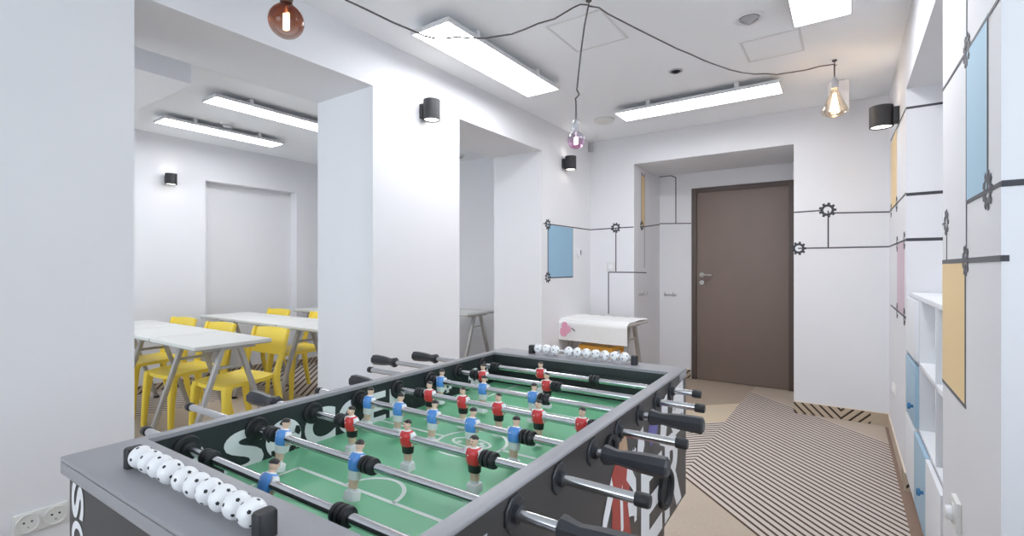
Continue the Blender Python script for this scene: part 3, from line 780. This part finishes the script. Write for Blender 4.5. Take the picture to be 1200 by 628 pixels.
# paper on the corner table
pp = empty('paper_sheet', (-1.875, 4.22, .721), math.radians(-3), 'long white paper sheet with a pink drawing hanging over the corner table front', 'paper')
mb = MB(); nx, ny = 26, 22; vs = []; fs = []
rp = random.Random(3)
for j in range(ny+1):
    for i in range(nx+1):
        u = -.345+.70*i/nx; s_ = j/ny*.62
        top = .43
        if s_ < top: y = .20-s_; z = .004+.010*abs(math.sin(i*.7+j*.35))*(.4+.6*(j < 12)) + rp.uniform(0, .005)
        else: y = .20-top-.028-.004*math.sin(u*9); z = .004-(s_-top)
        if top-.03 < s_ < top: z = .006
        vs.append((u, y, z))
for j in range(ny):
    for i in range(nx):
        a = j*(nx+1)+i; fs.append([a, a+1, a+nx+2, a+nx+1])
mb.add(vs, fs, M['paper']); po = mb.build('sheet', pp, 60)
dm = MB(); T = frame((-.345, -.2625, 0), (1, 0, 0), (0, 0, 1))
for cx, cy, r in ((.085, -.055, .034), (.075, -.11, .042), (.12, -.085, .030)): disc(dm, T, cx, cy, r, M['paper_pink'], 20, r*1.1, .0005*cx*10)
for k in range(3): disc(dm, T, .165+.012*k, -.075-.008*k, .006, M['tape'], 8, .009, .001)
d_ = dm.build('crayon_drawing', po)

# ------------------------------------------------------------------ football table
ft = empty('football_table', (-1.1011, .2432, 0), .0266, 'black table football game with green pitch, eight rods and SOCCER lettering', 'football table')
W, L, ZT = .712, 1.345, .88
WN, WF, WS = .117, .106, .028
ZP = .768; ZR = .844
RY_ = [.1814+.1401*k for k in range(8)]
def rim():
    mb = MB()
    # one rounded top frame: outer loop, inner loop
    z0, z1 = .872, ZT
    o = [(0, 0), (W, 0), (W, L), (0, L)]; i = [(WS, WN), (W-WS, WN), (W-WS, L-WF), (WS, L-WF)]
    bm = bmesh.new()
    vo0 = [bm.verts.new((x, y, z0)) for x, y in o]; vo1 = [bm.verts.new((x, y, z1)) for x, y in o]
    vi0 = [bm.verts.new((x, y, z0)) for x, y in i]; vi1 = [bm.verts.new((x, y, z1)) for x, y in i]
    for k in range(4):
        l = (k+1) % 4
        bm.faces.new((vo1[k], vo1[l], vi1[l], vi1[k])); bm.faces.new((vo0[l], vo0[k], vi0[k], vi0[l]))
        bm.faces.new((vo0[k], vo0[l], vo1[l], vo1[k])); bm.faces.new((vi0[l], vi0[k], vi1[k], vi1[l]))
    ed = [e for e in bm.edges if all(abs(v.co.x-W/2) > W/2-1e-4 or abs(v.co.y-L/2) > L/2-1e-4 for v in e.verts) and not (e.verts[0].co.xy-e.verts[1].co.xy).length < 1e-5 and all(v.co.z > .87 for v in e.verts)]
    ve = [e for e in bm.edges if (e.verts[0].co.xy-e.verts[1].co.xy).length < 1e-5 and (abs(e.verts[0].co.x-W/2) > W/2-1e-4) and (abs(e.verts[0].co.y-L/2) > L/2-1e-4)]
    bmesh.ops.bevel(bm, geom=ed+ve, offset=.003, segments=3, profile=.5, affect='EDGES')
    mb.bm(bm, M['lam_rim'])
    mb.box((0, 0, .851), (W, WN-.02, .872), M['lam_rim'], .003).box((0, L-WF+.02, .851), (W, L, .872), M['lam_rim'], .003); return mb.build('top_rim', ft)
rim()
SIDE = W-.002
# side panels
def side(x0, x1, nm):
    return MB().box((x0, .012, .475), (x1, L-.003, .872), M['lam'], .001).build(nm, ft)
sl_ = side(.002, WS, 'side_panel'); sr_ = side(W-WS, SIDE, 'side_panel')
inn = MB().box((WS, WN, .745), (WS+.002, L-WF, .8715), M['inner']).build('inner_lining', sl_)
MB().box((W-WS-.002, WN, .745), (W-WS, L-WF, .8715), M['inner']).build('inner_lining', sr_)
ep = MB().box((WS, .012, .475), (W-WS, .03, .853), M['lam']); ep.box((WS, WN-.015, .74), (W-WS, WN, .8718), M['inner']); ep = ep.build('end_panel', ft)
e2 = MB().box((WS, L-.03, .475), (W-WS, L-.012, .853), M['lam']); e2.box((WS, L-WF, .74), (W-WS, L-WF+.015, .8718), M['inner']); e2 = e2.build('end_panel', ft)
# goal mouths and ledge on both ends
for yy, s in ((WN, 1), (L-WF, -1)):
    g = MB(); y0, y1 = (yy, yy+.004) if s > 0 else (yy-.004, yy)
    g.box((W/2-.10, y0, ZP+.001), (W/2+.10, y1, ZP+.06), M['dark'])
    y0, y1 = (yy, yy+.006) if s > 0 else (yy-.006, yy)
    g.box((WS+.004, y0, .836), (W-WS-.004, y1, .842), M['plastic'], .001)
    g.build('goal_mouth', ep if s > 0 else e2)
# base tray and legs
MB().box((.02, .03, .468), (W-.02, L-.03, .48), M['lam']).build('bottom_tray', ft)
for lx in (.03, W-.03-.10):
    for ly in (.145, L-.145-.115):
        lg = MB().box((lx, ly, .02), (lx+.10, ly+.115, .47), M['lam'], .003).build('leg', ft)
        MB().lathe([(.03, 0), (.032, .008), (.02, .02)], M['rubber'], 20, Matrix.Translation((lx+.05, ly+.057, 0))).build('foot_leveller', lg)
# pitch
pf = MB().box((WS+.002, WN, .752), (W-WS-.002, L-WF, ZP), M['green']).build('pitch', ft)
ln = MB(); zl = ZP+.0006
def seg_(x0, y0, x1, y1, w=.0085):
    d = Vector((x1-x0, y1-y0, 0)); n = Vector((-d.y, d.x, 0)).normalized()*w/2; a = Vector((x0, y0, zl)); b = Vector((x1, y1, zl))
    ln.add([a-n, b-n, b+n, a+n], [[0, 1, 2, 3]], M['chalk'])
def arc_(cx, cy, r, a0, a1, n=36, w=.0085):
    vs = []; fs = []
    for i in range(n+1):
        a = a0+(a1-a0)*i/n
        for q in (r-w/2, r+w/2): vs.append((cx+q*math.cos(a), cy+q*math.sin(a), zl))
    for i in range(n): fs.append([2*i, 2*i+1, 2*i+3, 2*i+2])
    ln.add(vs, fs, M['chalk'])
cx, cy = W/2, (WN+L-WF)/2
arc_(cx, cy, .088, 0, 2*PI, 64); seg_(WS+.004, cy, cx-.088, cy); seg_(cx+.088, cy, W-WS-.004, cy)
for s in (-1, 1):
    y0 = WN+.002 if s < 0 else L-WF-.002; y1 = cy+s*.322
    seg_(.135, y0, .135, y1); seg_(W-.135, y0, W-.135, y1); seg_(.132, y1, W-.132, y1)
    arc_(cx, y1, .068, 0 if s < 0 else PI, PI if s < 0 else 2*PI)
lo_ = ln.build('pitch_markings', pf); lo_['label'] = 'white pitch markings'
lg_ = MB(); T = Matrix.Translation((cx, cy, zl)) @ Matrix.Rotation(0, 4, 'Z')
disc(lg_, T, 0, 0, .058, M['chalk'], 40, .03); disc(lg_, T, 0, 0, .050, M['green'], 40, .023, .0003)
for q, (a, b) in enumerate(((-.036, -.012), (-.018, .004), (0, -.008), (.018, .006), (.03, -.006))):
    lg_.box((a, b-.006, .0005), (a+.013, b+.008, .0007), M['chalk'], T=T)
lg_.build('centre_emblem', pf)

# print on the inner left wall: S, football, C, C, E, R and two small balls
T = frame((WS+.0026, 0, 0), (0, 1, 0), (0, 0, 1))
for ch, y0, y1, z0, z1 in (('S', .252, .338, .771, .866), ('C', .440, .528, .776, .868), ('C', .536, .618, .778, .868), ('E', .628, .698, .780, .867), ('R', .712, .792, .784, .866)):
    pr = MB(); put_glyph(pr, ch, T @ Matrix.Translation((y0, z0-.017, 0)), y1-y0, z1-z0, M['letter']); pr.build('printed_letter', sl_)
for a, b, r, q in ((.387, .803, .044, .3), (.968, .806, .022, .3), (1.115, .805, .036, .9)):
    pr = MB(); football_print(pr, T, a, b, r, q); pr.build('printed_football', sl_)
for y, z, ry, rz, m in ((1.165, .80, .02, .04, 'print_blue'), (1.185, .812, .012, .03, 'print_white'), (.885, .80, .008, .009, 'print_white'), (.152, .81, .028, .035, 'print_white'), (.172, .832, .012, .012, 'print_pink'), (.2, .80, .018, .045, 'print_white')): pr = MB(); disc(pr, T, y, z, ry, M[m], 20, rz, .0002); pr.build('printed_patch', sl_)
# print on the outer right wall
T = frame((SIDE+.0006, 0, 0), (0, 1, 0), (0, 0, 1))
for ch, y0, y1, z0, z1 in (('C', .66, .865, .478, .675), ('E', .895, 1.075, .478, .705), ('R', 1.10, 1.285, .478, .725)):
    pr = MB(); put_glyph(pr, ch, T @ Matrix.Translation((y0, z0+.006, 0)), y1-y0, z1-z0-.012, M['letter']); pr.build('printed_letter', sr_)
pr = MB()
def poly(pts, m, z=.0004): pr.add([(a, b, z) for a, b in pts], [list(range(len(pts)))], M[m], T)
poly([(.70, .76), (.735, .79), (.80, .785), (.825, .74), (.80, .66), (.83, .56), (.80, .485), (.75, .485), (.742, .58), (.72, .485), (.68, .485), (.70, .60), (.705, .68)], 'print_red')
poly([(.735, .79), (.75, .83), (.785, .832), (.80, .785)], 'print_skin', .0006)
poly([(.70, .76), (.655, .69), (.628, .60), (.64, .595), (.67, .66), (.715, .72)], 'print_white', .0006)
poly([(.80, .76), (.855, .70), (.86, .60), (.845, .60), (.835, .68), (.79, .72)], 'print_white', .0006)
poly([(.75, .70), (.765, .72), (.772, .62), (.757, .60)], 'print_white', .0007)
poly([(.78, .60), (.82, .57), (.80, .50), (.77, .52)], 'print_skin', .0007)
po_ = pr.build('printed_player', sr_); po_['label'] = 'printed player figure in red'
pr = MB()
poly([(.95, .79), (1.0, .835), (1.04, .80), (1.02, .75), (.97, .74)], 'print_blue')
pr.build('printed_patch', sr_); pr = MB()
poly([(1.16, .74), (1.20, .84), (1.30, .85), (1.315, .76), (1.28, .70), (1.20, .70)], 'print_white')
pr.build('printed_patch', sr_); pr = MB()
poly([(1.05, .72), (1.07, .83), (1.12, .845), (1.13, .78), (1.10, .70)], 'print_white')
pr.build('printed_patch', sr_); pr = MB()
poly([(.86, .74), (.875, .80), (.91, .81), (.92, .76), (.89, .72)], 'print_white')
for a, b, r in ((.60, .575, .03), (.84, .76, .018), (1.28, .73, .022), (1.2, .79, .014)): q_ = MB(); football_print(q_, T @ Matrix.Translation((0, 0, .0008)), a, b, r); q_.build('printed_football', sr_)
pr.build('printed_patch', sr_); pr = MB()
poly([(.02, .50), (.02, .845), (.255, .845), (.258, .83), (.243, .80), (.262, .76), (.238, .69), (.262, .60), (.24, .50)], 'print_grey')
poly([(.215, .83), (.255, .842), (.252, .825), (.228, .812)], 'print_black', .0007)
poly([(.222, .79), (.262, .76), (.238, .69), (.228, .74)], 'print_black', .0007)
pr.build('printed_patch', sr_)
# print down the front end
T = frame((0, .0112, 0), (1, 0, 0), (0, 0, 1))
z = .838
for q, ch in enumerate('SOCCER'):
    R_ = T @ Matrix.Translation((.016, z, 0)) @ Matrix.Rotation(-PI/2, 4, 'Z')
    pr = MB(); put_glyph(pr, ch, R_, .058, .056, M['print_white']); z -= .061; pr.build('printed_letter', ep)

# serve cup and ball return on the right side
T = frame((SIDE, .687, .826), (0, 1, 0), (0, 0, 1))
cup = MB().lathe([(.026, .001), (.028, .008), (.025, .010), (.018, .008), (.017, .002)], M['rubber'], 32, T, caps=False).lathe([(.018, .0015), (.0005, .002)], M['dark'], 24, T)
cup.build('ball_serve_cup', sr_)
T = frame((SIDE, 1.09, .588), (0, 1, 0), (0, 0, 1)) @ Matrix.Diagonal((1, .9, 1, 1))
cup = MB().lathe([(.058, .001), (.06, .012), (.054, .016), (.046, .012), (.044, .003)], M['rubber'], 36, T, caps=False).lathe([(.045, .002), (.0005, .003)], M['dark'], 28, T)
cup.build('ball_return_cup', sr_)

# rod bearings (fixed to the side panels)
def oct_bearing():
    mb = MB()
    mb.lathe([(.027, 0), (.027, .003), (.025, .0045)], M['plastic'], 8).lathe([(.0135, .004), (.013, .012), (.0105, .013)], M['plastic'], 20)
    return mb
def in_bearing():
    return MB().lathe([(.026, 0), (.026, .005), (.023, .008)], M['rubber'], 28).lathe([(.0145, .008), (.0135, .016), (.0105, .0165)], M['rubber'], 20)
b_out = b_in = None
for y in RY_:
    for x, nrm, par, kind in ((SIDE, (0, 1, 0), sr_, 'o'), (.002, (0, -1, 0), sl_, 'o'), (WS+.002, (0, 1, 0), sl_, 'i'), (W-WS-.002, (0, -1, 0), sr_, 'i')):
        if kind == 'o':
            if b_out is None: b_out = oct_bearing().build('rod_bearing', par); o = b_out
            else: o = b_out.copy(); C.objects.link(o); o.parent = par
        else:
            if b_in is None: b_in = in_bearing().build('inner_rod_bearing', par); o = b_in
            else: o = b_in.copy(); C.objects.link(o); o.parent = par
        o.matrix_local = frame((x, y, ZR), nrm, (0, 0, 1))

# players: one mesh each, origin on the rod axis, facing +y
def player(team):
    sh = M['fig_blue'] if team == 'blue' else M['fig_red']
    so = M['fig_white'] if team == 'blue' else M['fig_black']
    sk, wh, hr = M['fig_skin'], M['fig_white'], M['fig_hair']
    mb = MB()
    # boots block, legs, shorts, rounded shirt, neck: stacked as one closed skin
    lg = wh if team == 'blue' else sk
    mb.loft([(-.068, 0, .002, .0118, .0095, wh), (-.0665, 0, .002, .0136, .0116, wh), (-.053, 0, .002, .0132, .0108, wh), (-.051, 0, .0015, .0118, .0092, wh)], 24, p=5.5)
    mb.loft([(-.0515, 0, .001, .0098, .0075, wh), (-.046, 0, .0005, .0090, .0068, sk), (-.036, 0, 0, .0092, .0070, sk), (-.031, 0, 0, .0098, .0074, so), (-.0305, 0, 0, .0124, .0094, so),
             (-.016, 0, 0, .0136, .0108, so), (-.0150, 0, 0, .0136, .0116, sh), (-.009, 0, 0, .0146, .0136, sh), (0, 0, 0, .0156, .0146, sh), (.007, 0, 0, .0158, .0138, sh), (.0125, 0, 0, .0146, .0112, sh), (.0160, 0, 0, .0098, .0080, wh), (.0178, 0, 0, .0056, .0054, sk), (.0215, 0, .0004, .0052, .0052, sk)], 24, p=2.5)
    # head with face and hair cap
    mb.ball((0, .0008, .0285), .0088, sk, 3, (.88, .95, 1.06))
    mb.ball((0, .0098, .0278), .0020, sk, 2, (.8, 1, 1.1))
    for sx in (-1, 1):
        mb.ball((sx*.0028, .0086, .0302), .0011, hr, 1); mb.ball((sx*.0078, 0, .028), .0019, sk, 1, (.5, .8, 1.2))
        # sleeves and forearms against the body
        mb.loft([(.0135, sx*.0140, 0, .0040, .0060, wh), (.007, sx*.0168, 0, .0046, .0074, wh), (-.003, sx*.0174, 0, .0040, .0066, wh), (-.008, sx*.0170, .0004, .0032, .0050, sk), (-.014, sx*.0154, .001, .0024, .0036, sk)], 12)
    mb.box((-.0022, .0082, .0242), (.0022, .0092, .0248), M['fig_red'])
    hb = bmesh.new(); bmesh.ops.create_icosphere(hb, subdivisions=3, radius=.0102)
    bmesh.ops.delete(hb, geom=[v for v in hb.verts if v.co.z < .0006+max(0, v.co.y)*.55], context='VERTS')
    for v_ in hb.verts: v_.co = Vector((v_.co.x*.93, v_.co.y*1.02-.0002, v_.co.z*1.06+.0285))
    mb.bm(hb, hr)
    # chest badge
    b_ = M['fig_white']; mb.ball((-.005, -.0136, .004), .0018, b_, 1, (1, .4, 1)); mb.ball((.005, .0136, .004), .0018, b_, 1, (1, .4, 1))
    return mb
pl = {'blue': player('blue').build('player_figure', None, 50), 'red': player('red').build('player_figure', None, 50)}
bump0 = MB().lathe([(.0105, -.016), (.0145, -.015), (.0155, -.012), (.0155, -.007), (.0125, -.006), (.0125, -.004), (.0155, -.003), (.0155, .003), (.0125, .004), (.0125, .006), (.0155, .007), (.0155, .012), (.0145, .015), (.0105, .016)], M['rubber'], 24)
bump0.lathe([(.003, .0145), (.003, .0163)], M['brass'], 10, frame((0, 0, 0), (1, 0, 0), (0, 0, 1)) @ Matrix.Translation((0, 0, 0)))
bump0 = bump0.build('rubber_bumper', None)
hnd0 = MB().lathe([(.0125, 0), (.0185, .004), (.0185, .010), (.0145, .026), (.0135, .034), (.0165, .056), (.0185, .08), (.0195, .112), (.0190, .121), (.014, .125)], M['plastic'], 8).build('grip_handle', None, 25)
cap0 = MB().lathe([(.0108, 0), (.0112, .002), (.0112, .02), (.0095, .023), (.001, .0235)], M['rubber'], 20).build('end_cap', None)
used = set()
def take(o):
    if o.name in used: c = o.copy(); C.objects.link(c); return c
    used.add(o.name); return o
#        team   men                                   bumpers          left end, right end, handle side, tilt
rods = [('blue', [.317], [.123, .508], -.162, .91, 'R', -20),
        ('blue', [.133, .367], [.094, .400], -.287, .91, 'R', -13),
        ('red', [.177, .355, .531], [.144, .566], -.244, .868, 'L', 2),
        ('blue', [.072, .185, .300, .416, .533], [.046, .565], -.15, .857, 'R', -10),
        ('red', [.159, .278, .393, .510, .625], [.126, .657], -.17, .857, 'L', 1),
        ('blue', [.078, .242, .413], [.046, .447], -.258, .859, 'R', -7),
        ('red', [.138, .378], [.106, .411], -.393, .833, 'L', 2),
        ('red', [.277], [.089, .473], -.315, .795, 'L', 4)]
for k, (team, men, bps, xl_, xr_, hs, tilt) in enumerate(rods):
    r = MB(); a = xl_+(.02 if hs == 'R' else .09); b = xr_-(.02 if hs == 'L' else .09)
    T = frame((a, 0, 0), (0, 1, 0), (0, 0, 1))
    r.lathe([(.0085, 0), (.0085, b-a)], M['chrome'], 20, T)
    ro = r.build('rod', ft); ro.location = (0, RY_[k], ZR)
    ro['label'] = 'chrome rod of the %s team' % team
    for x in men:
        f = take(pl[team]); f.parent = ro
        f.matrix_local = Matrix.Translation((x, 0, 0)) @ Matrix.Rotation(math.radians(tilt), 4, 'X') @ Matrix.Rotation(0 if team == 'blue' else PI, 4, 'Z')
        f['label'] = '%s shirted player figure' % team
    for x in bps:
        f = take(bump0); f.parent = ro; f.matrix_local = frame((x, 0, 0), (0, 1, 0), (0, 0, 1))
    h_ = take(hnd0); h_.parent = ro; c_ = take(cap0); c_.parent = ro
    if hs == 'R':
        h_.matrix_local = frame((xr_-.125, 0, 0), (0, 1, 0), (0, 0, 1)); c_.matrix_local = frame((xl_+.017, 0, 0), (0, -1, 0), (0, 0, 1)) @ Matrix.Diagonal((.93, .93, .72, 1))
    else:
        h_.matrix_local = frame((xl_+.125, 0, 0), (0, -1, 0), (0, 0, 1)); c_.matrix_local = frame((xr_-.0235, 0, 0), (0, 1, 0), (0, 0, 1))

# score counters with football beads
bm = bmesh.new(); bmesh.ops.create_icosphere(bm, subdivisions=1, radius=1)
ico = [v.co.normalized() for v in bm.verts][:12]; bm.free()
bm = bmesh.new(); bmesh.ops.create_icosphere(bm, subdivisions=5, radius=.0172)
bd = MB(); bd.slot(M['bead']); bd.slot(M['print_black'])
bm.verts.index_update(); vs = [v.co.copy() for v in bm.verts]; fs = [[v.index for v in f.verts] for f in bm.faces]; bm.free()
bd.add(vs, fs, M['bead'])
for q, f in enumerate(fs):
    c_ = sum((vs[i] for i in f), Vector()).normalized()
    if max(c_.dot(d) for d in ico) > math.cos(math.radians(8.2)): bd.mi[q] = 1
bead0 = bd.build('score_bead', None, 60)
def counter(y, x0, x1, xs):
    s = MB(); s.cyl((x0, 0, .021), (x1, 0, .021), .003, M['white'], 12)
    so = s.build('score_counter', ft); so.location = (0, y, ZT)
    for x, d in ((x0, -1), (x1, 1)):
        e = MB().loft([(0, x+d*.009, 0, .010, .013, M['rubber']), (.028, x+d*.009, 0, .010, .013, M['rubber']), (.031, x+d*.009, 0, .0085, .0115, M['rubber'])], 20, p=4).build('end_block', so)
    for i, x in enumerate(xs):
        b = take(bead0); b.parent = so
        b.matrix_local = Matrix.Translation((x, 0, .021)) @ Matrix.Rotation(.5*i+.35, 4, 'X') @ Matrix.Rotation(.1, 4, 'Y')
counter(.052, .164, .522, [.183, .217, .251, .285, .331, .3655, .400, .4345, .469, .5035])
counter(L-.05, .172, .548, [.191, .2255, .260, .316, .3505, .385, .4195, .454, .4885, .523])

# ------------------------------------------------------------------ light from outside, camera, view
w = bpy.data.worlds.new('sky'); SC.world = w; w.use_nodes = True
bg = w.node_tree.nodes['Background']; bg.inputs[0].default_value = (.86, .93, 1.0, 1); bg.inputs[1].default_value = 3.1
def portal(name, loc, rot, sx, sy):
    l = bpy.data.lights.new(name, 'AREA'); l.shape = 'RECTANGLE'; l.size = sx; l.size_y = sy; l.cycles.is_portal = True
    o = bpy.data.objects.new(name, l); C.objects.link(o); o.location = loc; o.rotation_euler = rot
portal('window_daylight', ((WX0+WX1)/2, YF-.14, (WZ0+WZ1)/2), (-PI/2, 0, PI), WX1-WX0, WZ1-WZ0)
portal('window_daylight', ((AX0+AX1)/2, -.59, (AZ0+AZ1)/2), (-PI/2, 0, PI), AX1-AX0, AZ1-AZ0)  # portal of the window added to light the adjoining room
portal('window_daylight', (XR+.75, .685, 1.525), (0, PI/2, 0), 1.35, .93)  # portal of the window added in the near niche for brightness

cam = bpy.data.cameras.new('camera'); cam.sensor_width = 36; cam.lens = 36*569.3/1200; cam.clip_start = .02
co = bpy.data.objects.new('camera', cam); C.objects.link(co); co.location = (0, 0, 1.2); co.rotation_euler = (PI/2, 0, math.radians(34.6))
SC.camera = co
vs_ = SC.view_settings
vs_.view_transform = 'Standard'; vs_.look = 'None'; vs_.gamma = 1; vs_.use_curve_mapping = False; vs_.exposure = 1.05
